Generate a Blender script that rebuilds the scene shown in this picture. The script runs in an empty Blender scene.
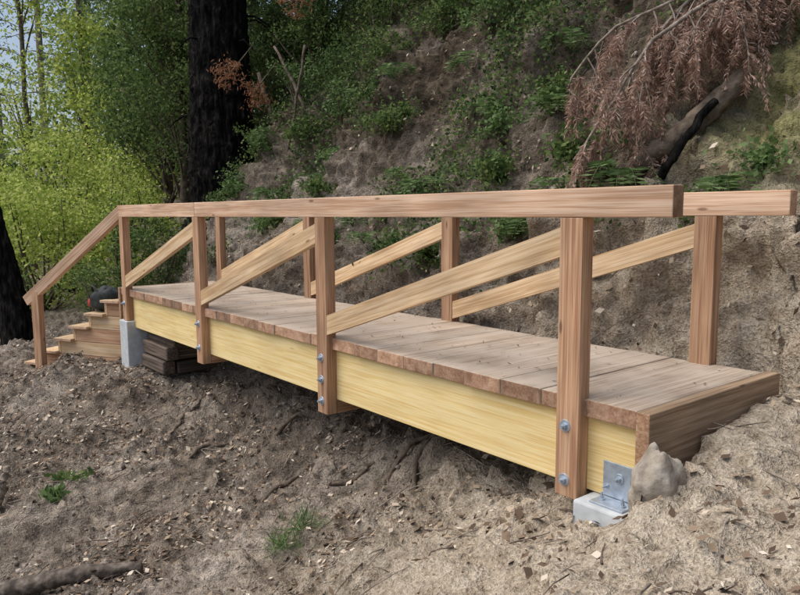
import bpy, bmesh, math, numpy as np
from mathutils import Vector, Matrix
from mathutils.bvhtree import BVHTree
rng=np.random.default_rng(7)
S=bpy.context.scene
# ---------- noise ----------
def _h(ix,iy,iz):
    h=(ix.astype(np.int64)*374761393+iy.astype(np.int64)*668265263+iz.astype(np.int64)*2147483647)&0xffffffff
    h=((h^(h>>13))*1274126177)&0xffffffff
    h=h^(h>>16)
    return (h&0xffff)/32767.5-1
def vn(x,y,z):
    ix=np.floor(x);iy=np.floor(y);iz=np.floor(z)
    fx=x-ix;fy=y-iy;fz=z-iz
    fx=fx*fx*(3-2*fx);fy=fy*fy*(3-2*fy);fz=fz*fz*(3-2*fz)
    r=0
    for a in (0,1):
        for b in (0,1):
            for c in (0,1):
                w=(fx if a else 1-fx)*(fy if b else 1-fy)*(fz if c else 1-fz)
                r=r+w*_h(ix+a,iy+b,iz+c)
    return r
def fbm(x,y,z,o=4):
    r=0;a=1.;t=0
    for i in range(o):
        r=r+a*vn(x*2**i+17*i,y*2**i+5*i,z*2**i+9*i); t+=a; a*=.5
    return r/t
# ---------- mesh helpers ----------
def link(o,parent=None):
    S.collection.objects.link(o)
    if parent: o.parent=parent
    return o
def npmesh(name,V,F,mats,smooth=False,parent=None,mi=None):
    V=np.asarray(V,np.float32);F=np.asarray(F,np.int32)
    k=F.shape[1]
    me=bpy.data.meshes.new(name)
    me.vertices.add(len(V));me.vertices.foreach_set('co',V.ravel())
    me.loops.add(F.size);me.loops.foreach_set('vertex_index',F.ravel())
    me.polygons.add(len(F));me.polygons.foreach_set('loop_start',np.arange(0,F.size,k,dtype=np.int32))
    me.polygons.foreach_set('loop_total',np.full(len(F),k,np.int32))
    if smooth: me.polygons.foreach_set('use_smooth',np.ones(len(F),bool))
    for m in mats: me.materials.append(m)
    if mi is not None: me.polygons.foreach_set('material_index',np.asarray(mi,np.int32))
    me.update(calc_edges=True)
    return link(bpy.data.objects.new(name,me),parent)
def empty(name):
    return link(bpy.data.objects.new(name,None))
def unit(a): return a/(np.linalg.norm(a,axis=-1,keepdims=True)+1e-9)
class Geo:
    def __init__(s): s.V=[];s.F=[];s.M=[];s.n=0
    def add(s,V,F,m):
        s.V.append(np.asarray(V,float));s.F.append(np.asarray(F)+s.n);s.M.append(np.full(len(F),m));s.n+=len(V)
    def leaves(s,C,L,m=0,ratio=.32,droop=.3,dirs=None,spread=.7):
        n=len(C)
        if n==0: return
        a=rng.normal(size=(n,3));
        if dirs is not None: a=unit(a)*spread+dirs
        a[:,2]-=droop;a=unit(a)
        b=unit(np.cross(a,unit(rng.normal(size=(n,3))+np.array([0,0,1.2]))))
        L=np.broadcast_to(np.asarray(L,float),(n,))[:,None]*rng.uniform(.6,1.25,(n,1))
        w=L*ratio
        V=np.stack([C,C+a*L*.45+b*w,C+a*L,C+a*L*.45-b*w],1).reshape(-1,3)
        s.add(V,np.arange(4*n).reshape(n,4),m)
    def tube(s,P,R,m=1,seg=7,rough=0,fur=0):
        P=np.asarray(P,float);n=len(P);R=np.broadcast_to(np.asarray(R,float),(n,))
        T=unit(np.gradient(P,axis=0));ref=np.array([.3,.2,1.]) if abs(T[0][2])<.9 else np.array([1.,.1,0])
        A=unit(np.cross(T,ref));Bv=np.cross(T,A)
        th=np.linspace(0,2*np.pi,seg,endpoint=False)
        rr=R[:,None]*(1+rough*rng.normal(size=(n,seg)))
        if fur:
            TH,LL=np.meshgrid(th,np.cumsum(np.r_[0,np.linalg.norm(np.diff(P,axis=0),axis=1)]))
            q=1-2*np.abs(fbm(np.cos(TH)*4.5,np.sin(TH)*4.5,LL*1.3,3))+.5*fbm(np.cos(TH)*2,np.sin(TH)*2,LL*2.5+7,2)
            rr=rr*(1+fur*q)
        V=P[:,None]+(A[:,None]*np.cos(th)[None,:,None]+Bv[:,None]*np.sin(th)[None,:,None])*rr[...,None]
        i=np.arange(n*seg).reshape(n,seg);j=np.roll(i,-1,1)
        F=np.stack([i[:-1],j[:-1],j[1:],i[1:]],-1).reshape(-1,4)
        V=V.reshape(-1,3);F=list(F)
        V=np.vstack([V,P[0],P[-1]]);k=n*seg
        cap=[]
        for q in range(0,seg-1,2):
            cap.append([k,i[0][(q+2)%seg],i[0][(q+1)%seg],i[0][q]]);cap.append([k+1,i[-1][q],i[-1][(q+1)%seg],i[-1][(q+2)%seg]])
        s.add(V,np.vstack([np.array(F),np.array(cap)]),m)
    def done(s,name,mats,smooth=False,parent=None):
        return npmesh(name,np.vstack(s.V),np.vstack(s.F),mats,smooth,parent,np.concatenate(s.M))
def curve(pts,n=12,wob=0.):
    pts=np.asarray(pts,float);t=np.linspace(0,len(pts)-1,n);i=np.clip(t.astype(int),0,len(pts)-2);f=(t-i)[:,None]
    p0=pts[np.clip(i-1,0,None)];p1=pts[i];p2=pts[i+1];p3=pts[np.clip(i+2,None,len(pts)-1)]
    P=.5*((2*p1)+(-p0+p2)*f+(2*p0-5*p1+4*p2-p3)*f**2+(-p0+3*p1-3*p2+p3)*f**3)
    return P+rng.normal(size=P.shape)*wob
# ---------- materials ----------
def mk(name):
    m=bpy.data.materials.new(name);m.use_nodes=True
    nt=m.node_tree
    return m,nt,nt.nodes['Principled BSDF']
def N(nt,t,**k):
    n=nt.nodes.new(t)
    for a,b in k.items(): setattr(n,a,b)
    return n
def ramp(nt,fac,stops):
    r=N(nt,'ShaderNodeValToRGB')
    while len(r.color_ramp.elements)<len(stops): r.color_ramp.elements.new(.5)
    for e,(p,c) in zip(r.color_ramp.elements,stops):
        e.position=p;e.color=(*c,1)
    nt.links.new(fac,r.inputs[0]);return r.outputs[0]
def wood(name,c1,c2,c3,rough=.7,gs=1.,var=.25,dirt=None,knots=.85,w=.34,blot=1.):
    m,nt,b=mk(name)
    tc=N(nt,'ShaderNodeTexCoord');oi=N(nt,'ShaderNodeObjectInfo')
    mu=N(nt,'ShaderNodeMath',operation='MULTIPLY');mu.inputs[1].default_value=53
    nt.links.new(oi.outputs['Random'],mu.inputs[0])
    ad=N(nt,'ShaderNodeVectorMath',operation='ADD')
    nt.links.new(tc.outputs['Object'],ad.inputs[0]);nt.links.new(mu.outputs[0],ad.inputs[1])
    def noise(sc,det,dist=0):
        mp=N(nt,'ShaderNodeMapping');mp.inputs['Scale'].default_value=sc
        nt.links.new(ad.outputs[0],mp.inputs[0])
        n=N(nt,'ShaderNodeTexNoise');n.inputs['Scale'].default_value=1;n.inputs['Detail'].default_value=det
        n.inputs['Distortion'].default_value=dist
        nt.links.new(mp.outputs[0],n.inputs['Vector']);return n.outputs['Fac']
    g=noise((1.1*gs,48*gs,48*gs),3,.35); f=noise((4*gs,230*gs,230*gs),1); bl=noise((2,6,6),2)
    mx=N(nt,'ShaderNodeMath',operation='MULTIPLY_ADD');mx.inputs[1].default_value=.6
    nt.links.new(f,mx.inputs[0]);nt.links.new(g,mx.inputs[2])
    s=N(nt,'ShaderNodeMath',operation='SUBTRACT');s.inputs[1].default_value=.30;nt.links.new(mx.outputs[0],s.inputs[0])
    col=ramp(nt,s.outputs[0],[(w,c1),(.5,c2),(1-w,c3)])
    mp=N(nt,'ShaderNodeMapping');mp.inputs['Scale'].default_value=(2.2,8,8)
    nt.links.new(ad.outputs[0],mp.inputs[0])
    vo=N(nt,'ShaderNodeTexVoronoi');vo.inputs['Scale'].default_value=1;nt.links.new(mp.outputs[0],vo.inputs['Vector'])
    kf=ramp(nt,vo.outputs['Distance'],[(.05,(.35,.28,.25)),(.10,(1,1,1))])
    k=N(nt,'ShaderNodeMix',data_type='RGBA',blend_type='MULTIPLY');k.inputs[0].default_value=knots
    nt.links.new(col,k.inputs[6]);nt.links.new(kf,k.inputs[7])
    v=N(nt,'ShaderNodeMapRange');v.inputs[3].default_value=1-var;v.inputs[4].default_value=1+var
    nt.links.new(oi.outputs['Random'],v.inputs[0])
    v2=N(nt,'ShaderNodeMapRange');v2.inputs[1].default_value=.3;v2.inputs[2].default_value=.7;v2.inputs[3].default_value=1-.2*blot;v2.inputs[4].default_value=1+.15*blot
    nt.links.new(bl,v2.inputs[0])
    vm=N(nt,'ShaderNodeMath',operation='MULTIPLY');nt.links.new(v.outputs[0],vm.inputs[0]);nt.links.new(v2.outputs[0],vm.inputs[1])
    hs=N(nt,'ShaderNodeHueSaturation');nt.links.new(k.outputs[2],hs.inputs['Color']);nt.links.new(vm.outputs[0],hs.inputs['Value'])
    out=hs.outputs[0]
    if dirt:
        tg=N(nt,'ShaderNodeNewGeometry')
        n=N(nt,'ShaderNodeTexNoise');n.inputs['Scale'].default_value=2.6;n.inputs['Detail'].default_value=6
        nt.links.new(tg.outputs['Position'],n.inputs['Vector'])
        df=ramp(nt,n.outputs['Fac'],[(.4,(.1,.1,.1)),(.66,(.8,.8,.8))])
        d=N(nt,'ShaderNodeMix',data_type='RGBA');nt.links.new(df,d.inputs[0]);nt.links.new(out,d.inputs[6]);d.inputs[7].default_value=(*dirt,1)
        out=d.outputs[2]
    nt.links.new(out,b.inputs['Base Color'])
    b.inputs['Roughness'].default_value=rough
    b.inputs['Specular IOR Level'].default_value=.25
    bp=N(nt,'ShaderNodeBump');bp.inputs['Strength'].default_value=.4;bp.inputs['Distance'].default_value=.004
    nt.links.new(mx.outputs[0],bp.inputs['Height']);nt.links.new(bp.outputs[0],b.inputs['Normal'])
    return m
def rough_mat(name,stops,scale=8,rough=.9,bump=.5,dist=.01,metal=0,detail=5,stretch=None,spec=.3):
    m,nt,b=mk(name)
    tg=N(nt,'ShaderNodeNewGeometry')
    n=N(nt,'ShaderNodeTexNoise');n.inputs['Scale'].default_value=scale;n.inputs['Detail'].default_value=detail
    if stretch:
        mp=N(nt,'ShaderNodeMapping');mp.inputs['Scale'].default_value=stretch
        nt.links.new(tg.outputs['Position'],mp.inputs[0]);nt.links.new(mp.outputs[0],n.inputs['Vector'])
    else: nt.links.new(tg.outputs['Position'],n.inputs['Vector'])
    nt.links.new(ramp(nt,n.outputs['Fac'],stops),b.inputs['Base Color'])
    b.inputs['Roughness'].default_value=rough;b.inputs['Metallic'].default_value=metal;b.inputs['Specular IOR Level'].default_value=spec
    bp=N(nt,'ShaderNodeBump');bp.inputs['Strength'].default_value=bump;bp.inputs['Distance'].default_value=dist
    nt.links.new(n.outputs['Fac'],bp.inputs['Height']);nt.links.new(bp.outputs[0],b.inputs['Normal'])
    return m
def leafmat(name,stops,trans=.35,rough=.75):
    m,nt,b=mk(name)
    g=N(nt,'ShaderNodeNewGeometry')
    c=ramp(nt,g.outputs['Random Per Island'],stops)
    nt.links.new(c,b.inputs['Base Color']);b.inputs['Roughness'].default_value=rough;b.inputs['Specular IOR Level'].default_value=.25
    if trans:
        t=N(nt,'ShaderNodeBsdfTranslucent');nt.links.new(c,t.inputs[0])
        mx=N(nt,'ShaderNodeMixShader');mx.inputs[0].default_value=trans
        nt.links.new(b.outputs[0],mx.inputs[1]);nt.links.new(t.outputs[0],mx.inputs[2])
        nt.links.new(mx.outputs[0],nt.nodes['Material Output'].inputs[0])
    return m
M_post=wood('post_wood',(.33,.175,.10),(.47,.28,.165),(.56,.365,.235))
M_rail=wood('rail_wood',(.48,.29,.18),(.61,.41,.275),(.70,.51,.37),var=.08)
M_brace=wood('brace_wood',(.48,.31,.165),(.62,.44,.26),(.72,.55,.36),var=.08)
M_glulam=wood('glulam_wood',(.74,.53,.215),(.82,.635,.30),(.87,.71,.38),var=.03,knots=.3,gs=1.3,blot=.35)
M_deck=wood('deck_wood',(.29,.215,.15),(.42,.33,.25),(.52,.43,.34),var=.2,dirt=(.52,.445,.365),knots=.25)
M_end=wood('deck_end_grain',(.28,.155,.095),(.39,.235,.15),(.48,.32,.22),gs=.35,var=.32,knots=0,w=.3)
M_fascia=wood('fascia_wood',(.23,.155,.095),(.34,.235,.15),(.42,.31,.21),var=.1)
M_steel=rough_mat('galvanized_steel',[(.3,(.36,.42,.49)),(.7,(.52,.59,.67))],30,.5,.1,.002,.7,2,None,.5)
M_conc=rough_mat('concrete',[(.3,(.42,.45,.46)),(.7,(.56,.59,.61))],14,.9,.3,.004)
M_crib=wood('old_timber',(.06,.045,.035),(.12,.09,.07),(.19,.15,.12))
M_char=rough_mat('charred_bark',[(.38,(.004,.004,.004)),(.56,(.016,.015,.014)),(.75,(.05,.046,.042))],11,1,1,.09,stretch=(1.6,1.6,.4),spec=.05)
M_bark=rough_mat('bark',[(.35,(.08,.06,.045)),(.7,(.20,.16,.12))],14,.95,1,.03)
M_dead=rough_mat('dead_wood',[(.35,(.16,.13,.10)),(.7,(.36,.31,.26))],20,.95,.8,.01)
M_stone=rough_mat('weathered_stone',[(.3,(.20,.17,.13)),(.5,(.33,.29,.235)),(.7,(.43,.39,.33))],11,.95,1,.03)
L_sun=leafmat('painted_sunlit_leaves',[(0,(.17,.26,.035)),(.5,(.36,.45,.09)),(1,(.60,.64,.22))],.5)  # sunlight painted into the leaf colour: brighter, yellower greens for the background
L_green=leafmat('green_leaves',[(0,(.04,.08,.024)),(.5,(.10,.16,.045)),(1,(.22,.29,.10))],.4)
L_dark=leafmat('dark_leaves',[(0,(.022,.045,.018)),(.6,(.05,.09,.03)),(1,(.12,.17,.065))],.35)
L_fern=leafmat('fern_leaves',[(0,(.06,.12,.035)),(.5,(.13,.21,.07)),(1,(.22,.31,.13))],.35)
L_brown=leafmat('dead_needles',[(0,(.22,.13,.09)),(.5,(.41,.27,.21)),(1,(.58,.43,.35))],.3,.9)
L_rust=leafmat('rust_leaves',[(0,(.20,.09,.05)),(1,(.38,.20,.11))],.3,.9)
L_lit=leafmat('dry_litter',[(0,(.06,.04,.028)),(.45,(.16,.11,.075)),(.75,(.34,.26,.18)),(1,(.66,.58,.47))],0,.9)
M_peb=leafmat('pebble_stone',[(0,(.12,.10,.08)),(.5,(.26,.22,.18)),(1,(.44,.39,.33))],0,.95)
# ---------- members ----------
def member(name,c,L,T,Hh,mat,parent,xdir=(1,0,0),up=(0,0,1),endmat=None,bev=.004):
    bm=bmesh.new();bmesh.ops.create_cube(bm,size=1)
    bmesh.ops.scale(bm,vec=(L,T,Hh),verts=bm.verts)
    if bev: bmesh.ops.bevel(bm,geom=bm.edges[:],offset=bev,segments=2,affect='EDGES',profile=.5)
    for f in bm.faces:
        if abs(f.normal.x)>.9 and endmat: f.material_index=1
    me=bpy.data.meshes.new(name);bm.to_mesh(me);bm.free()
    me.materials.append(mat)
    if endmat: me.materials.append(endmat)
    o=link(bpy.data.objects.new(name,me),parent)
    x=Vector(xdir).normalized();y=Vector(up).cross(x).normalized();z=x.cross(y)
    m=Matrix((x,y,z)).transposed().to_4x4();m.translation=Vector(c);o.matrix_world=m
    return o
def box(name,x,y,z,axis,mat,parent,**k):
    c=((x[0]+x[1])/2,(y[0]+y[1])/2,(z[0]+z[1])/2);d=[x[1]-x[0],y[1]-y[0],z[1]-z[0]]
    if axis=='x': return member(name,c,d[0],d[1],d[2],mat,parent,**k)
    if axis=='y': return member(name,c,d[1],d[0],d[2],mat,parent,xdir=(0,1,0),**k)
    return member(name,c,d[2],d[1],d[0],mat,parent,xdir=(0,0,1),up=(1,0,0),**k)
def bolt(x,y,z,parent,r=.034):
    bm=bmesh.new()
    def cyl(rad,d,seg,yy):
        r_=bmesh.ops.create_cone(bm,cap_ends=True,segments=seg,radius1=rad,radius2=rad*.93,depth=d)
        bmesh.ops.rotate(bm,verts=r_['verts'],matrix=Matrix.Rotation(math.pi/2,3,'X'))
        bmesh.ops.translate(bm,verts=r_['verts'],vec=(0,yy,0))
    cyl(r,.006,24,-.003);cyl(r*.55,.016,6,-.014);cyl(r*.3,.018,12,-.03)
    me=bpy.data.meshes.new('bolt');bm.to_mesh(me);bm.free();me.materials.append(M_steel)
    o=link(bpy.data.objects.new('bolt',me),parent);o.location=(x,y,z);return o
# ---------- footbridge ----------
B=empty('footbridge')
s=2.3467;H=1.07;hr=.145;Y2=1.307
zb=[-.53,-.60,-.585,-.40]
for n in range(4):
    x=-n*s
    box('post_near_%d'%n,(x-.07,x+.07),(0,.09),(zb[n],H-hr-.001),'z',M_post,B,endmat=M_end)
    box('post_far_%d'%n,(x-.07,x+.07),(Y2,Y2+.09),(zb[n],H-hr-.001),'z',M_post,B,endmat=M_end)
    if n in(1,2):
        box('cross_beam_%d'%n,(x-.065,x+.065),(.095,Y2-.005),(zb[n]-.002,-.495),'y',M_post,B)
    bs=[[-.15,-.44],[-.16,-.33,-.5],[-.17,-.42],[-.18]][n]
    for z in bs: bolt(x-.01,0,z,B)
for nm,y,xr in(('near',0,.549),('far',Y2,.494)):
    segs=[(-2*s+.001,xr),(-3*s-.09,-2*s-.002)]
    for i,(a,b) in enumerate(segs):
        box('handrail_%s_%d'%(nm,i),(a,b),(y-.002,y+.088),(H-hr,H),'x',M_rail,B,endmat=M_end,bev=.006)
for nm,y in(('near',.004),('far',Y2+.004)):
    for n in range(3):
        x0=-(n+1)*s+.07;x1=-n*s-.07
        za,zc=.105,.80;hh=.075;V=[];t=.055
        for yy in(0,t):
            V+=[(0,yy,-hh),(x1-x0,yy,zc-za-hh),(x1-x0,yy,zc-za+hh),(0,yy,hh)]
        ang=math.atan2(zc-za,x1-x0)
        R=Matrix.Rotation(ang,4,'Y')
        Vl=[R@Vector(v) for v in V]
        me=bpy.data.meshes.new('brace');me.from_pydata([tuple(v) for v in Vl],[],[(0,1,2,3),(7,6,5,4),(0,4,5,1),(1,5,6,2),(2,6,7,3),(3,7,4,0)])
        me.materials.append(M_brace)
        o=link(bpy.data.objects.new('brace_%s_%d'%(nm,n),me),B)
        o.matrix_world=Matrix.Translation((x0,y,za))@Matrix.Rotation(-ang,4,'Y')
box('girder_near',(-7.2,.372),(.09,.22),(-.49,-.0925),'x',M_glulam,B)
box('girder_far',(-7.2,.372),(Y2-.13,Y2),(-.49,-.0925),'x',M_glulam,B)
xe0=.378;nb=26;pit=(7.3+xe0)/nb
for i in range(nb):
    a=xe0-(i+1)*pit;b=xe0-i*pit-.004
    j=rng.uniform(-.008,.008);dz=rng.uniform(-.004,.002)
    box('deck_board_%d'%i,(a,b),(.045+j,1.352+j),(-.09,dz),'y',M_deck,B,endmat=M_end,bev=.005)
box('end_board_near',(.381,.455),(.03,1.40),(-.52,.004),'y',M_fascia,B,endmat=M_post,bev=.006)
box('end_board_far',(-7.38,-7.303),(.03,1.37),(-.42,-.0),'y',M_fascia,B,endmat=M_post)
box('concrete_footing_near',(.10,.42),(-.07,1.45),(-1.1,-.494),'y',M_conc,B,bev=.012)
box('concrete_footing_far',(-7.22,-6.93),(-.02,1.42),(-1.2,-.405),'y',M_conc,B,bev=.012)
box('bracket_plate',(.175,.365),(.078,.0885),(-.482,-.30),'x',M_steel,B,bev=.002)
box('bracket_flange',(.175,.365),(-.035,.0775),(-.4935,-.483),'x',M_steel,B,bev=.002)
bolt(.27,.078,-.375,B,.028);bolt(.2,.078,-.43,B,.012)
for xx in(.21,.33):
    o=bolt(xx,.02,-.482,B,.018);o.rotation_euler=(-math.pi/2,0,0)
# ---------- stairs ----------
ST=empty('wooden_stairs')
d=Vector((-.88,-.477,0)).normalized();w=Vector((d.y,-d.x,0))
P0=Vector((-7.33,.04,0))
run=.30
for i in range(6):
    z1=-.19*(i+1)+.0;L=run*(i+1)+.06
    for j in range(2):
        q=.14 if j==0 else 1.12
        cc=P0+d*(L/2)+w*q
        member('side_timber',cc+Vector((0,0,z1-.095-.03)),L-.1,.13,.185,[M_post,M_brace][i%2],ST,xdir=d,endmat=M_brace)
    member('riser_board',P0+d*(L-.028)+w*.62+Vector((0,0,z1-.095-.03)),1.10,.05,.183,M_brace,ST,xdir=w,endmat=M_brace)
    member('tread',P0+d*(L-run/2-.01)+w*.62+Vector((0,0,z1-.013)),1.24,run+.03,.036,M_brace,ST,xdir=w,endmat=M_rail)
eb=Vector((-8.45,-.73,0))
member('newel_post',eb+Vector((0,0,-.66)),1.15,.09,.13,M_post,ST,xdir=(0,0,1),up=tuple(d))
a=Vector((-7.10,.045,H-.075));e=Vector((eb.x,eb.y,-.10+0))
dv=(e-a).normalized();e2=e+dv*.22
member('stair_handrail',(a+e2)/2,(e2-a).length,.088,.14,M_rail,ST,xdir=tuple(dv))
BP=Geo()
def blob(G,c,r,m,seg=20,lump=.06,seed=0,sq=2.6):
    n1,n2=seg,seg*2
    th=np.linspace(0,np.pi,n1);ph=np.linspace(0,2*np.pi,n2,endpoint=False)
    T_,P_=np.meshgrid(th,ph,indexing='ij')
    x=np.sin(T_)*np.cos(P_);y=np.sin(T_)*np.sin(P_);z=np.cos(T_)
    k=(abs(x)**sq+abs(y)**sq+abs(z)**sq)**(-1/sq)
    k=k*(1+lump*fbm(x*2+seed,y*2,z*2,4)*2)
    V=np.stack([c[0]+x*k*r[0],c[1]+y*k*r[1],c[2]+z*k*r[2]],-1).reshape(-1,3)
    i=np.arange(n1*n2).reshape(n1,n2);j=np.roll(i,-1,1)
    G.add(V,np.stack([i[:-1],i[1:],j[1:],j[:-1]],-1).reshape(-1,4),m)
M_bag=rough_mat('dark_nylon',[(.3,(.015,.02,.02)),(.7,(.04,.05,.045))],20,.7,.3,.01)
M_red=rough_mat('red_cloth',[(.3,(.35,.04,.03)),(.7,(.5,.07,.05))],20,.8,.3,.01)
bc=(-7.98,.05,-.22)
blob(BP,bc,(.26,.18,.17),0,18,.15);blob(BP,(bc[0]+.2,bc[1]+.02,bc[2]+.07),(.13,.14,.1),0,12,.15,3)
blob(BP,(bc[0]-.08,bc[1]-.17,bc[2]-.04),(.08,.05,.06),1,10,.1,5)
BP.tube(curve([(bc[0]-.2,bc[1]-.1,bc[2]+.05),(bc[0]-.05,bc[1]-.17,bc[2]+.2),(bc[0]+.15,bc[1]-.12,bc[2]+.1)],10),.014,0)
BP.done('backpack',[M_bag,M_red],True)
# ---------- terrain ----------
CX=np.array([-14,-9,-7,-5.5,-3.5,-2,-1,-.2,.41,.48,.65,1.5,3,6.])
CY=np.array([-6,-3,-1.5,-.7,0,.7,1.4])
CZ=np.array([
[-3.5,-3.4,-3.3,-3.3,-3.2,-3.0,-2.6,-2.1,-1.7,-1.6,-1.4,-1.1,-1.0,-1],
[-2.4,-2.3,-2.3,-2.3,-2.2,-2.0,-1.7,-1.35,-1.1,-1.05,-.95,-.7,-.65,-.6],
[-1.4,-1.35,-1.4,-1.6,-1.75,-1.65,-1.35,-1.0,-.78,-.73,-.62,-.4,-.4,-.4],
[-1.3,-1.1,-1.1,-1.4,-1.65,-1.55,-1.22,-.87,-.66,-.58,-.44,-.24,-.3,-.3],
[-1.2,-1.0,-1.0,-1.25,-1.52,-1.4,-1.0,-.74,-.54,-.32,-.20,-.14,-.1,-.1],
[-1.1,-.9,-.75,-.98,-1.02,-.88,-.70,-.60,-.52,-.17,-.13,-.09,0,0],
[-1,-.7,-.5,-.5,-.5,-.45,-.42,-.35,-.25,-.10,-.08,-.05,0,0]])
def hb(x,y):
    xi=np.clip(x,CX[0],CX[-1]);yi=np.clip(y,CY[0],CY[-1])
    i=np.clip(np.searchsorted(CX,xi)-1,0,len(CX)-2);j=np.clip(np.searchsorted(CY,yi)-1,0,len(CY)-2)
    fx=(xi-CX[i])/(CX[i+1]-CX[i]);fy=(yi-CY[j])/(CY[j+1]-CY[j])
    fx=fx*fx*(3-2*fx)*.5+fx*.5;fy=fy*.6+.4*fy*fy*(3-2*fy)
    z=(CZ[j,i]*(1-fx)+CZ[j,i+1]*fx)*(1-fy)+(CZ[j+1,i]*(1-fx)+CZ[j+1,i+1]*fx)*fy
    return z+np.where(y<-6,np.clip(y+6,-40,0)*.5,0)
def foot(x):
    return 1.38+np.clip(-8-x,0,None)*.20+.18*vn(x*.7,x*0,x*0+3)
def terrain(x,y):
    z=hb(x,y)
    d=np.clip(y-foot(x),0,None)
    d1=np.minimum(d,3.6);d2=np.clip(d-3.6,0,22)
    left=np.clip((-11-x)/8,0,1)
    return z+(d1*1.45+d2*1.0)*(1-.45*left)
gx=np.concatenate([-12.5-np.cumsum(.05*1.13**np.arange(48))[::-1],np.arange(-12.5,2.6,.030),2.6+np.cumsum(.05*1.13**np.arange(46))])
gy=np.concatenate([-4.0-np.cumsum(.05*1.13**np.arange(46))[::-1],np.arange(-4.0,5.6,.026),5.6+np.cumsum(.05*1.13**np.arange(46))])
X,Y=np.meshgrid(gx,gy);Z=terrain(X,Y)
dY,dX=np.gradient(Z,gy,gx)
nl=np.sqrt(1+dX**2+dY**2);nx=-dX/nl;ny=-dY/nl;nz=1/nl
bank=np.clip((Y-foot(X)-.05)/.5,0,1)
under=np.clip(1-np.abs(X-.4)/.5,0,1)*np.clip(1-np.abs(Y-.6)/1.2,0,1)
A=fbm(X*.9,Y*.9,Z*.9,3)*.40+fbm(X*3+9,Y*3,Z*3,4)*.24
rid=1-np.abs(fbm(X*2.2,Y*2.2+4,Z*2.2,4))*2
rid2=1-np.abs(fbm(X*7,Y*7+4,Z*9,3))*2
A=A+rid*.15+rid2*.08
gul=1-np.abs(fbm(X*1.6+3,Y*.8,Z*0+5,3))*2
belly=np.clip(1-np.abs(Y-.55)/.7,0,1)*np.clip(1-np.abs(X+3.2)/3,0,1)
low=fbm(X*1.3,Y*1.3,Z*0+2,4)*.13+fbm(X*5,Y*5,Z*0,4)*.08-gul*.07+rid2*.018+belly*(.10+fbm(X*2.5,Y*2.5,Z*2.5,3)*.2)
fine=fbm(X*14,Y*14,Z*14,3)*.034
clod=np.clip(fbm(X*9,Y*9,Z*9+3,3)-.12,0,1)*.16
D=bank*A+(1-bank)*(1-.85*under)*low+(fine+clod)*(1-.6*under)
X2=X+nx*D;Y2_=Y+ny*D;Z2=Z+nz*D
ny_,nx_=X.shape
idx=np.arange(nx_*ny_).reshape(ny_,nx_)
F=np.stack([idx[:-1,:-1],idx[:-1,1:],idx[1:,1:],idx[1:,:-1]],-1).reshape(-1,4)
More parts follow.
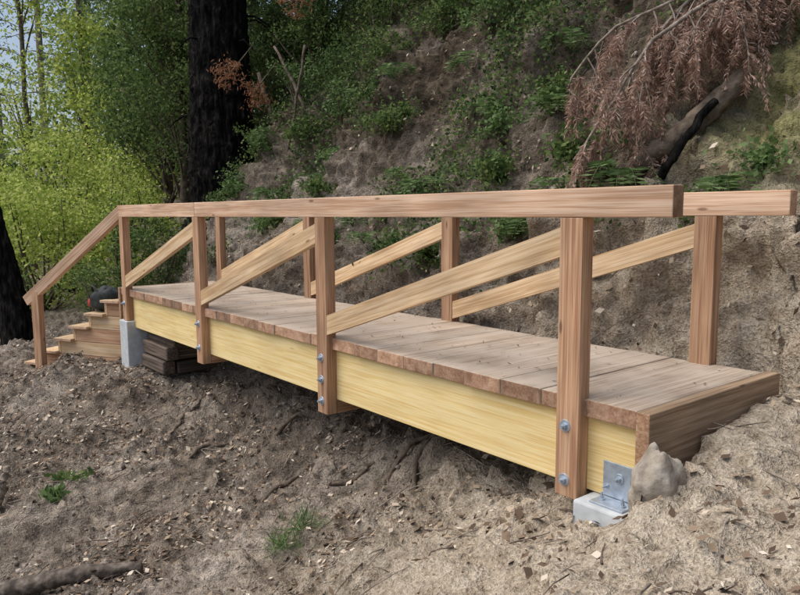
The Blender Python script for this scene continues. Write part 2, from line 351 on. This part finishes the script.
def dirt_mat():
    m,nt,b=mk('hillside_dirt')
    g=N(nt,'ShaderNodeNewGeometry')
    def noise(sc,det,w=0.):
        n=N(nt,'ShaderNodeTexNoise');n.inputs['Scale'].default_value=sc;n.inputs['Detail'].default_value=det;n.inputs['Roughness'].default_value=.66
        nt.links.new(g.outputs['Position'],n.inputs['Vector']);return n.outputs['Fac']
    def mix(f,a,bb,bt='MIX'):
        mm=N(nt,'ShaderNodeMix',data_type='RGBA',blend_type=bt)
        if isinstance(f,float): mm.inputs[0].default_value=f
        else: nt.links.new(f,mm.inputs[0])
        for i,v in((6,a),(7,bb)):
            if isinstance(v,tuple): mm.inputs[i].default_value=(*v,1)
            else: nt.links.new(v,mm.inputs[i])
        return mm.outputs[2]
    def rng_(o,a,b_,c=0,d=1):
        q=N(nt,'ShaderNodeMapRange');q.inputs[1].default_value=a;q.inputs[2].default_value=b_;q.inputs[3].default_value=c;q.inputs[4].default_value=d
        nt.links.new(o,q.inputs[0]);return q.outputs[0]
    def mul(a,bb):
        q=N(nt,'ShaderNodeMath',operation='MULTIPLY')
        for i,v in((0,a),(1,bb)):
            if isinstance(v,float): q.inputs[i].default_value=v
            else: nt.links.new(v,q.inputs[i])
        return q.outputs[0]
    n1=noise(1.1,5);n2=noise(9,5);n3=noise(60,2)
    c1=ramp(nt,n1,[(.3,(.14,.113,.088)),(.5,(.255,.215,.172)),(.68,(.40,.35,.295))])
    c2=ramp(nt,n2,[(.32,(.42,.40,.38)),(.5,(.93,.93,.93)),(.7,(1.38,1.33,1.27))])
    c=mix(1.,c1,c2,'MULTIPLY')
    c3=ramp(nt,n3,[(.3,(.5,.5,.5)),(.62,(1.2,1.2,1.2))])
    c=mix(.95,c,c3,'MULTIPLY')
    sp=N(nt,'ShaderNodeSeparateXYZ');nt.links.new(g.outputs['Position'],sp.inputs[0])
    mm=mul(rng_(sp.outputs['X'],-2.6,-.4),rng_(sp.outputs['Z'],2.8,1.2))
    m3=mul(mm,.85)
    cs=ramp(nt,n2,[(.3,(.30,.24,.17)),(.52,(.47,.395,.30)),(.72,(.59,.52,.415))])
    cs=mix(.85,cs,c3,'MULTIPLY')
    c=mix(m3,c,cs)
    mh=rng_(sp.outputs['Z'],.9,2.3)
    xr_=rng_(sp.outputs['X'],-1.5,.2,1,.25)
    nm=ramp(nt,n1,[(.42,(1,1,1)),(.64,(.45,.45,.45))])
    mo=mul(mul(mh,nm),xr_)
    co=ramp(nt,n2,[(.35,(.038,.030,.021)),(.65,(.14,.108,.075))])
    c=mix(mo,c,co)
    mg=mul(mul(rng_(sp.outputs['X'],-1.3,-.2),rng_(sp.outputs['Z'],.9,1.5)),ramp(nt,n1,[(.42,(0,0,0)),(.52,(.8,.8,.8))]))
    cg=ramp(nt,n2,[(.35,(.09,.095,.028)),(.65,(.26,.25,.085))])
    c=mix(mg,c,cg)
    nt.links.new(c,b.inputs['Base Color']);b.inputs['Roughness'].default_value=.95;b.inputs['Specular IOR Level'].default_value=.15
    ha=N(nt,'ShaderNodeMath',operation='MULTIPLY_ADD');ha.inputs[1].default_value=.25;nt.links.new(n3,ha.inputs[0]);nt.links.new(n2,ha.inputs[2])
    bp=N(nt,'ShaderNodeBump');bp.inputs['Strength'].default_value=1;bp.inputs['Distance'].default_value=.08
    nt.links.new(ha.outputs[0],bp.inputs['Height']);nt.links.new(bp.outputs[0],b.inputs['Normal'])
    return m
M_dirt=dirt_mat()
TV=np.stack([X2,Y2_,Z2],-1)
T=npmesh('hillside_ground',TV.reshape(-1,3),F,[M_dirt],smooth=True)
NY_=np.stack([nx,ny,nz],-1)
bpy.context.view_layer.update()
bv=BVHTree.FromObject(T,bpy.context.evaluated_depsgraph_get())
def gz(x,y):
    h=bv.ray_cast(Vector((x,y,30)),Vector((0,0,-1)),80)
    return h[0].z if h[0] else 0.
flatV=TV.reshape(-1,3);flatN=NY_.reshape(-1,3)
inn=(flatV[:,0]>-12)&(flatV[:,0]<2.5)&(flatV[:,1]>-3.6)&(flatV[:,1]<5.5)
inbridge=(flatV[:,0]>-7.4)&(flatV[:,0]<.5)&(flatV[:,1]>-.02)&(flatV[:,1]<1.45)&(flatV[:,2]>-.5)
pool_open=np.where(inn&~inbridge)[0]
pool_left=np.where(inn&~inbridge&(flatV[:,1]<.8)&(flatV[:,0]>-8.5)&(flatV[:,0]<-1.0))[0]
pool_right=np.where(inn&~inbridge&(flatV[:,1]<1.6)&(flatV[:,0]>-1.0))[0]
bankm=bank.reshape(-1)
def sample(pl,n,jit=.03):
    i=rng.choice(pl,n)
    P=flatV[i]+rng.uniform(-jit,jit,(n,3))*np.array([1,1,.0]);return P,flatN[i],i
G=Geo()
P,Nn,i=sample(pool_open,34000)
P2,N2,i2=sample(pool_left,30000)
P3,N3,i3=sample(pool_right,5000)
P=np.vstack([P,P2,P3]);i=np.concatenate([i,i2,i3])
dens=fbm(P[:,0]*1.2,P[:,1]*1.2,P[:,2]*1.2,2)+rng.normal(size=len(P))*.2
k=dens>-.08
P=P[k]+flatN[i][k]*.012
n=len(P);a=unit(rng.normal(size=(n,3)));nn=unit(flatN[i][k]+rng.normal(size=(n,3))*.4)
a=unit(a-nn*(a*nn).sum(1,keepdims=True));b=np.cross(nn,a);L=(.012+.065*rng.random((n,1))**2.5);wd=L*rng.uniform(.12,.4,(n,1))
V=np.stack([P-a*L*.5,P+b*wd+nn*.004,P+a*L*.5+nn*L*.15,P-b*wd+nn*.004],1).reshape(-1,3)
G.add(V,np.arange(4*n).reshape(n,4),0)
G.done('leaf_litter',[L_lit])
G=Geo();n=320
P=np.stack([rng.uniform(-7.2,.4,n),rng.uniform(.1,1.3,n),np.full(n,.008)],1)
a=unit(rng.normal(size=(n,3))*[1,1,.1]);b=np.cross([0,0,1],a);L=rng.uniform(.006,.020,(n,1))
G.add(np.stack([P-a*L,P+b*L*.4,P+a*L+[0,0,.004],P-b*L*.4],1).reshape(-1,3),np.arange(4*n).reshape(n,4),0)
G.done('fallen_leaves',[L_lit])
G=Geo()
P,Nn,_=sample(pool_open,7000);P2,_,_=sample(pool_left,5000);P=np.vstack([P,P2])
cub=np.array([[-1,-1,-1],[1,-1,-1],[1,1,-1],[-1,1,-1],[-.8,-.8,1],[.8,-.8,1],[.8,.8,1],[-.8,.8,1]])*.58
cf=np.array([[0,3,2,1],[4,5,6,7],[0,1,5,4],[1,2,6,5],[2,3,7,6],[3,0,4,7]])
n=len(P);mxr=np.where(P[:,0]>-1,.008,.03);r_=(.004+mxr*rng.random(n)**6)[:,None,None]
V=cub[None]*(1+rng.uniform(-.35,.35,(n,8,3)))*r_*rng.uniform(.6,1.2,(n,1,3))+P[:,None]
G.add(V.reshape(-1,3),(cf[None]+8*np.arange(n)[:,None,None]).reshape(-1,4),0)
G.done('pebbles',[M_peb])
G=Geo()
P,Nn,_=sample(pool_open,800);P2,N2,_=sample(pool_left,1000);P3,N3,_=sample(pool_right,120);P=np.vstack([P,P2,P3]);Nn=np.vstack([Nn,N2,N3])
for p,nn in zip(P,Nn):
    a=rng.normal(size=3);a=a-nn*(a@nn);a/=np.linalg.norm(a)+1e-6;L=rng.uniform(.05,.18)+.35*rng.random()**4
    p=p+nn*.018
    G.tube(curve([p-a*L/2,p+nn*rng.uniform(0,.02)+rng.normal(size=3)*.012,p+a*L/2],4),np.linspace(.0055,.002,4)*rng.uniform(.4,1.4),int(rng.random()<.5),5)
G.done('twigs',[M_dead,M_crib])
def log(name,pts,R,mat,n=14,seg=12,rough=.06,wob=.01,fur=0):
    G=Geo();P=curve(pts,n,wob);G.tube(P,np.interp(np.linspace(0,1,n),np.linspace(0,1,len(R)),R),0,seg,rough,fur);return G.done(name,[mat],True)
def onground(pts,dz):
    return [(x,y,gz(x,y)+dz) for x,y in pts]
M_log=rough_mat('weathered_log',[(.35,(.05,.04,.033)),(.55,(.13,.105,.085)),(.75,(.24,.20,.17))],16,.9,1,.02)
pp=onground([(-3.75,-2.25),(-3.0,-1.30)],.06)
z0,z1=pp[0][2],pp[1][2]
log('fallen_log',[(-3.85,-2.35,z0),(-3.5,-1.93,z0*.6+z1*.4+.03),(-3.25,-1.62,z0*.3+z1*.7+.03),(-2.95,-1.25,z1)],[.06,.065,.06,.035],M_log,26,16,.02,.004,.12)
log('fallen_log',onground([(-3.7,-2.0),(-3.5,-1.75),(-3.3,-1.4)],.04),[.02,.03,.02],M_dead)
log('weathered_slab',[(-5.2,-1.95,gz(-5.2,-1.95)-.05),(-5.05,-1.85,gz(-5.05,-1.85)+.2),(-4.95,-1.78,gz(-4.95,-1.78)+.42)],[.05,.045,.03],M_dead)
log('exposed_root',[(-1.1,1.85,.95),(-.9,2.0,1.32),(-.6,2.2,1.6),(-.35,2.45,1.95)],[.05,.075,.085,.06],M_bark,30,18,.02,.006,.15)
log('exposed_root',[(-.95,2.1,1.1),(-.65,1.95,1.3),(-.45,2.2,1.75)],[.03,.035,.03],M_char)
for (x,y,dx,dy) in [(-3.2,-.15,.1,.55),(-4.6,-.25,.15,.5),(-5.2,-.2,-.2,.5),(-1.6,.2,-.2,.5),(-5.6,.2,.3,.4),(-2.6,.1,.5,.4),(-3.9,.1,.4,.5),(-2.0,.3,.35,.45)]:
    pp=[(x+dx*q+.04*math.sin(q*9),y+dy*q,gz(x+dx*q,y+dy*q)+(.014 if 0<q<1 else -.03)) for q in (0,.25,.5,.75,1)]
    log('exposed_root',pp,[.010,.018,.022,.015,.008],M_bark,14,8,.08,.006)
CR=empty('old_timber_crib')
for i,(y,z) in enumerate([(.12,-.98),(.14,-.80),(.2,-.63)]):
    box('crib_timber_%d'%i,(-6.85,-6.1+.08*i),(y,y+.16),(z,z+.165),'x',M_crib,CR,bev=.02)
for i,z in enumerate([-.99,-.81]):
    box('crib_tie_%d'%i,(-6.25,-6.09),(.3,1.1),(z,z+.16),'y',M_crib,CR,bev=.02)
def rock(c,r,seed,mat,name='rock',lump=.16):
    G=Geo();blob(G,c,r,0,26,lump,seed,2.6);return G.done(name,[mat],True)
rock((.555,-.04,-.34),(.105,.13,.22),3,M_stone,lump=.15);rock((.50,-.13,-.62),(.12,.10,.10),8,M_dirt)
rock((-2.75,.35,-1.32),(.20,.15,.17),21,M_dirt,lump=.3);rock((-1.2,.9,-.8),(.2,.2,.15),27,M_dirt,lump=.3)
# ---------- vegetation ----------
def clump_pts(c,r,nc,nper,cr,shell=.55):
    c=np.array(c,float);r=np.array(r,float)
    dd=unit(rng.normal(size=(nc,3)));rad=(shell+(1-shell)*rng.random((nc,1)))**1.0
    cc=c+dd*rad*r*rng.uniform(.65,1.1,(nc,1))
    P=cc[:,None]+rng.normal(size=(nc,nper,3))*cr*rng.uniform(.5,1.3,(nc,1,1))*np.array([1,1,.6])
    return cc,P.reshape(-1,3)
def bush(base,h,rad,mat,nc=60,nper=110,size=.08,cr=.3,name='bush',shell=.55):
    G=Geo();base=np.array([base[0],base[1],gz(base[0],base[1])-.1])
    c=base+[0,0,h*.55]
    cc,P=clump_pts(c,(rad,rad,h*.5),nc,nper,cr,shell)
    G.leaves(P,size,0,.3,.2)
    for q in cc[::4]:
        G.tube(curve([base+rng.normal(size=3)*[.15,.15,0]*min(rad,1),(base*.5+q*.5)+rng.normal(size=3)*.15*min(rad,1),q],7),np.linspace(.035,.008,7)*min(rad,1),1,5)
    return G.done(name,[mat,M_bark])
def tree(base,h,trunk_r,crown,mat,nc=70,nper=120,size=.09,cr=.35,name='tree',lean=(0,0),tm=None):
    G=Geo();bz=gz(base[0],base[1])-.3
    b0=np.array([base[0],base[1],bz]);top=b0+[lean[0],lean[1],h]
    P=curve([b0,b0*.6+top*.4+rng.normal(size=3)*.1,top],16,.02);G.tube(P,np.linspace(trunk_r,trunk_r*.3,16),1,10,.06)
    for (c,r) in crown:
        c=b0+np.array(c);cc,Q=clump_pts(c,r,nc//len(crown),nper,cr)
        G.leaves(Q,size,0,.3,.3)
        for q in cc[::3]:
            k=int(np.clip((q[2]-bz-.6)/h*15,2,14))
            G.tube(curve([P[k],(P[k]+q)/2+[0,0,.1],q],6),np.linspace(trunk_r*.25,.01,6),1,5)
    return G.done(name,[mat,tm or M_bark])
bush((-14.5,.6),3.0,1.7,L_sun,60,100,.09,.26)
bush((-15.5,-1.0),2.6,1.6,L_sun,45,95,.09,.26)
bush((-13.2,2.0),3.2,1.5,L_sun,60,105,.08,.24)
bush((-17.5,1.8),4.4,2.2,L_sun,85,110,.10,.34)
bush((-20,.2),4.4,2.6,L_sun,85,110,.12,.4)
bush((-11.6,1.9),2.2,.9,L_green,45,100,.07,.2)
bush((-22,4.6),6.2,2.4,L_sun,90,110,.13,.42)
bush((-11.3,.9),1.2,.8,L_green,30,90,.06,.18)
bush((-13,-.8),1.3,1.1,L_green,36,90,.07,.2)
bush((-11.8,3.9),3.6,1.2,L_green,70,120,.075,.24)
bush((-10.2,4.1),2.4,.8,L_green,60,120,.065,.18)
bush((-13.5,5.0),5.0,1.6,L_dark,80,120,.09,.3)
tree((-16.5,4.1),9,.16,[((0,0,4.5),(2.2,2.0,2.6)),((.6,.3,7),(1.8,1.7,2.0))],L_green,170,120,.11,.36)
tree((-13.6,3.5),7.5,.12,[((.2,0,3.2),(1.4,1.4,1.8)),((.3,-.2,5.4),(1.5,1.4,1.9))],L_green,150,120,.09,.28)
tree((-19,5.8),12,.2,[((0,0,5),(2.6,2.4,3.0)),((0,0,8.5),(2.6,2.4,2.4))],L_dark,180,120,.15,.42)
tree((-9.3,4.6),6,.12,[((.3,-.6,2.4),(1.4,1.2,1.3)),((.3,-.3,4.0),(1.5,1.2,1.3))],L_green,150,120,.07,.24)
tree((-25,2.6),12,.14,[((0,0,6.5),(1.6,1.3,2.2)),((0,.6,10),(1.4,1.3,1.6))],L_sun,44,70,.14,.4)
tree((-24,4.2),13,.14,[((0,.3,7.5),(1.8,1.5,2.5))],L_sun,60,90,.14,.4)
G=Geo();Cc=[]
for k in range(240):
    Cc.append([-29-rng.uniform(0,5),rng.uniform(6.2,18),rng.uniform(-1,rng.uniform(6,15))])
for k in range(100):
    Cc.append([-29-rng.uniform(0,4),rng.uniform(-5,6.5),rng.uniform(-3.,rng.uniform(4,6.5))])
Cc=np.array(Cc)
P=(Cc[:,None]+rng.normal(size=(len(Cc),150,3))*[.8,.7,.6]).reshape(-1,3);G.leaves(P,.28,0,.3,.3)
G.done('distant_trees',[L_green])
SH=[(-5.97,3.4,.7),(-7.1,3.5,.8),(-4.96,2.8,.5),(-3.2,2.8,.4),(-2.3,2.6,.4),(-3.8,3.5,.7),(-6.7,4.0,.9),(-6.5,2.9,.5),(-7.6,3.0,.6),(-4.4,3.9,.8),(-2.9,3.8,.7),(-8.3,3.4,.8),(-9,3.0,.7),(-8.8,2.5,.5),(-2.9,2.3,.35),(-1.9,3.5,.5),(-5.2,3.8,.7),(-7.9,4.0,.8),(-9.6,2.5,.5),(-1.3,3.6,.4),(-6.2,2.4,.35),(-7.3,2.3,.35),(-.35,2.0,.2),(-8.4,2.9,.5),(-4.3,2.2,.3),(-5.3,2.0,.25),(-3.4,1.95,.25),(-2.4,2.05,.25),(-1.5,2.0,.25),(-3.9,2.0,.2),(-6.6,2.05,.3),(-.1,2.15,.18)]
for q,(x,y,h) in enumerate(SH):
    x+=rng.uniform(-.15,.15);bush((x,y),h*1.15,h*.65,[L_green,L_fern,L_green,L_fern][q%4],int(12+22*h),40,.056,.085,'shrub',.3)
for q,(x,y,h,r0) in enumerate([(-8.8,4.2,1.6,.8),(-7.4,4.5,1.4,.8),(-6.0,4.5,1.2,.8),(-4.7,4.5,1.1,.75),(-3.3,4.3,1.0,.7),(-2.2,4.1,.9,.6),(-5.3,4.2,.8,.6),(-9.8,4.3,1.8,.9),(-1.4,4.2,.8,.5)]):
    bush((x,y),h,r0,L_dark if q%3 else L_green,60,90,.062,.15,'shrub',.4)
def conifer(x,y,h,r,mat,whorls=26,name='conifer_tree'):
    G=Geo();z=gz(x,y)-.5;b0=np.array([x,y,z])
    G.tube(curve([b0,b0+[.1,0,h/2],b0+[0,0,h]],14),np.linspace(r,.08,14),1,8,.04)
    for k in range(whorls):
        zz=h*(.3+.68*k/whorls);L=(1-k/whorls)*1.6+.4
        for q in range(3):
            an=rng.uniform(0,2*np.pi);e=b0+[np.cos(an)*L,np.sin(an)*L,zz-.25*L];s0=b0+[0,0,zz]
            G.tube(np.array([s0,(s0+e)/2+[0,0,.1],e]),[.04,.025,.01],1,4)
            t=rng.random((26,1));P=s0+(e-s0)*t+rng.normal(size=(26,3))*[.16,.16,.1]
            G.leaves(P,.24,0,.16,.5)
    return G.done(name,[mat,M_dead])
conifer(-42,4.7,30,.36,L_green);conifer(-40,6.6,30,.22,L_green,20);conifer(-50,4.2,34,.3,L_green,20);conifer(-38,8.3,26,.3,L_dark)
G=Geo();b0=np.array([-10.3,2.92,gz(-10.3,2.92)-.5])
G.tube(curve([b0,b0+[.05,0,2.5],b0+[-.0,.05,6],b0+[-.2,.15,11]],200,0),np.interp(np.linspace(0,1,200),[0,.07,.2,1],[.74,.56,.52,.34]),0,72,.02,.17)
for k in range(14):
    zz=rng.uniform(1.0,6);an=rng.uniform(0,6.28);p=b0+[0,0,zz+.5];G.tube(curve([p,p+[math.cos(an)*.6,math.sin(an)*.6,.1],p+[math.cos(an)*1.0,math.sin(an)*1.0,-.15]],6,.02),np.linspace(.035,.01,6),0,5)
G.done('charred_tree_trunk',[M_char],False)
G=Geo();b0=np.array([-11.0,-.52,gz(-11,-.52)-.2])
G.tube(curve([b0,b0+[-.1,-.1,1.2],b0+[-.25,-.3,2.5],b0+[-.5,-.5,4.5]],80,0),np.linspace(.24,.13,80),0,40,.02,.17)
G.done('charred_tree_trunk',[M_char],False)
for pts,R in [([(-8.6,3.4,1.6),(-8.9,3.3,2.4),(-9.3,3.2,3.4)],[.05,.035]),([(-7.6,3.3,1.9),(-7.9,3.2,2.8),(-8.5,3.1,3.7)],[.04,.02]),([(-8.2,3.0,1.4),(-7.8,3.0,2.4),(-7.7,3.2,3.6)],[.025,.02])]:
    log('leaning_branch',pts,R,M_bark,12,8,.05)
G=Geo()
cand=np.where(inn&(bankm>.9))[0]
P,Nn,i=sample(cand,10500)
dn=fbm(P[:,0]*1.1+3,P[:,1]*1.1,P[:,2]*1.1,3)+.15*(P[:,2]-1.9)-.35*(P[:,0]>-1.0)
sel=dn>.09;P=P[sel];Nn=Nn[sel]
C=(P[:,None]+Nn[:,None]*.12+rng.normal(size=(len(P),12,3))*[.09,.09,.08]).reshape(-1,3)
hm=int(len(C)*.7)
G.leaves(C[:hm],.05,0,.36,.2);G.leaves(C[hm:],.05,1,.36,.2)
G.done('bank_undergrowth',[L_green,L_dark])
def fern(x,y,z=None,sz=.5,n=10):
    G=Geo();b0=np.array([x,y,gz(x,y) if z is None else z])
    for k in range(n):
        an=rng.uniform(0,2*np.pi);L=sz*rng.uniform(.7,1.1);dr=np.array([np.cos(an),np.sin(an)-.5,0]);dr/=np.linalg.norm(dr)
        Pc=curve([b0,b0+dr*L*.35+[0,0,L*.5],b0+dr*L*.7+[0,0,L*.45],b0+dr*L+[0,0,L*.05]],16)
        G.tube(Pc,np.linspace(.004,.0015,16),1,4)
        sd=np.cross(dr,[0,0,1])
        for t in range(2,16):
            ll=L*.28*math.sin(math.pi*(.12+.85*(1-t/16)))+.01
            for sg in(-1,1):
                G.leaves(Pc[t][None],ll,0,.13,.15,dirs=(sd*sg*3+dr)[None]*.7,spread=.3)
    return G.done('fern',[L_fern,L_fern])
for (x,y) in [(-7.2,2.5),(-6.9,2.75),(-6.1,3.2),(-5.6,3.3),(-3.9,2.4),(-3.4,2.9),(-3.0,2.6),(-4.6,2.6),(-2.2,2.5),(-1.6,2.0),(-5.2,2.3),(-.3,2.05),(-7.9,2.6),(-2.6,3.3),(-4.2,3.4),(-8.6,2.4),(-5.0,3.9),(-4.4,1.9),(-2.9,1.9),(-5.8,2.1),(-1.9,1.95),(-1.0,1.9)]:
    fern(x,y,None,rng.uniform(.24,.42),rng.integers(7,12))
def tuft(x,y,n,L,name,mat,ratio=.03,dr=0.):
    G=Geo();z=gz(x,y);C=np.stack([x+rng.normal(size=n)*.06,y+rng.normal(size=n)*.06,np.full(n,z)],1)
    G.leaves(C,L,0,ratio,dr,dirs=np.tile([0,0,.8],(n,1)),spread=1.);return G.done(name,[mat])
tuft(-2.15,-.5,110,.17,'grass_tuft',L_fern,.025);tuft(-2.2,-.3,90,.19,'grass_tuft',L_fern,.025)
tuft(-4.6,-1.5,50,.10,'weed_plant',L_fern,.25);tuft(-4.9,-1.35,36,.09,'weed_plant',L_green,.25);tuft(-4.7,-1.2,30,.09,'weed_plant',L_green,.25)
for c in [(-9.2,2.6,3.3),(-8.9,2.9,3.0),(-7.9,3.1,4.3)]:
    G=Geo();cc,P=clump_pts(c,(.28,.28,.35),12,34,.08);G.leaves(P,.08,0,.14,.6)
    G.tube(curve([(c[0]-.3,c[1]+.6,c[2]+.6),c],6),.012,1,5);G.done('dead_foliage_spray',[L_rust,M_bark])
G=Geo()
def spray(P,R,depth):
    G.tube(P,np.linspace(R,R*.35,len(P)),1,6)
    n=len(P)
    if depth==0:
        m_=80
        t=rng.random(m_)*(n-1);i=t.astype(int).clip(0,n-2);C=P[i]+(P[i+1]-P[i])*(t-i)[:,None]
        dd=unit(P[i+1]-P[i]);sd=unit(np.cross(dd,rng.normal(size=3)));sg=np.sign(rng.normal(size=(m_,1)))
        G.leaves(C+rng.normal(size=C.shape)*.006,.048,0,.09,.25,dirs=dd+sd*sg*1.2,spread=.5);return
    m_=17 if depth==2 else 9
    for k in range(m_):
        t=(k+.5+rng.uniform(-.4,.4))/m_*(n-1) if depth==2 else rng.uniform(.12,1)*(n-1)
        i=min(int(t),n-2);p=P[i]+(P[i+1]-P[i])*(t-i)
        dd=unit(P[i+1]-P[i]);sd=unit(rng.normal(size=3)*[1,1,.3]);L=(.52 if depth==2 else .23)*rng.uniform(.45,1.15)
        e=p+(dd*.5+sd*.5+np.array([0,0,-.7]))*L
        spray(curve([p,(p+e)/2+sd*L*.12+[0,0,L*.08],e],7),R*.36,depth-1)
root=[(-.5,3.3,2.9)]
for pts in ([(-.61,2.88,2.75),(-.74,2.32,2.45),(-.90,1.98,2.12),(-1.02,1.75,1.72),(-1.25,1.65,1.35)],
            [(-.61,2.88,2.78),(-.95,2.4,2.6),(-1.35,2.1,2.35),(-1.6,1.95,1.95)],
            [(-.61,2.88,2.75),(-.55,2.5,2.55),(-.5,2.2,2.3)],
            [(-.61,2.88,2.78),(-.85,2.6,2.65),(-1.0,2.3,2.3),(-1.0,2.15,1.9)]):
    spray(curve(root+pts,14,.01),.022,2)
G.done('dead_conifer_branch',[L_brown,M_dead])
# ---------- camera, light ----------
yaw,pitch,roll,f=.8946,.1183,-.0058,710.14
fw=Vector((-math.sin(yaw)*math.cos(pitch),math.cos(yaw)*math.cos(pitch),-math.sin(pitch)))
r=Vector((math.cos(yaw),math.sin(yaw),0));u=r.cross(fw)
r2=r*math.cos(roll)+u*math.sin(roll);u2=r2.cross(fw)
cd=bpy.data.cameras.new('camera');cd.sensor_width=36;cd.lens=36*f/800;cd.clip_start=.05;cd.clip_end=2000
co=link(bpy.data.objects.new('camera',cd))
m=Matrix((r2,u2,-fw)).transposed().to_4x4();m.translation=Vector((2.2505,-2.9088,.9518));co.matrix_world=m
S.camera=co
W=bpy.data.worlds.new('World');S.world=W;W.use_nodes=True
sk=W.node_tree.nodes.new('ShaderNodeTexSky');sk.sky_type='NISHITA';sk.sun_disc=False
sv=Vector((-.35,-.5,1.0)).normalized()
sk.sun_elevation=math.asin(sv.z);sk.sun_rotation=math.atan2(sv.x,sv.y)%(2*math.pi)
sk.dust_density=4;sk.air_density=1.0;sk.ozone_density=1
bg=W.node_tree.nodes['Background'];bg.inputs[1].default_value=.15
W.node_tree.links.new(sk.outputs[0],bg.inputs[0])
sl=bpy.data.lights.new('sun','SUN');sl.energy=2.5;sl.angle=math.radians(70);sl.color=(1,.98,.94)
so=link(bpy.data.objects.new('sun',sl));so.rotation_euler=sv.to_track_quat('Z','Y').to_euler()
S.view_settings.view_transform='Standard';S.view_settings.look='None';S.view_settings.exposure=0
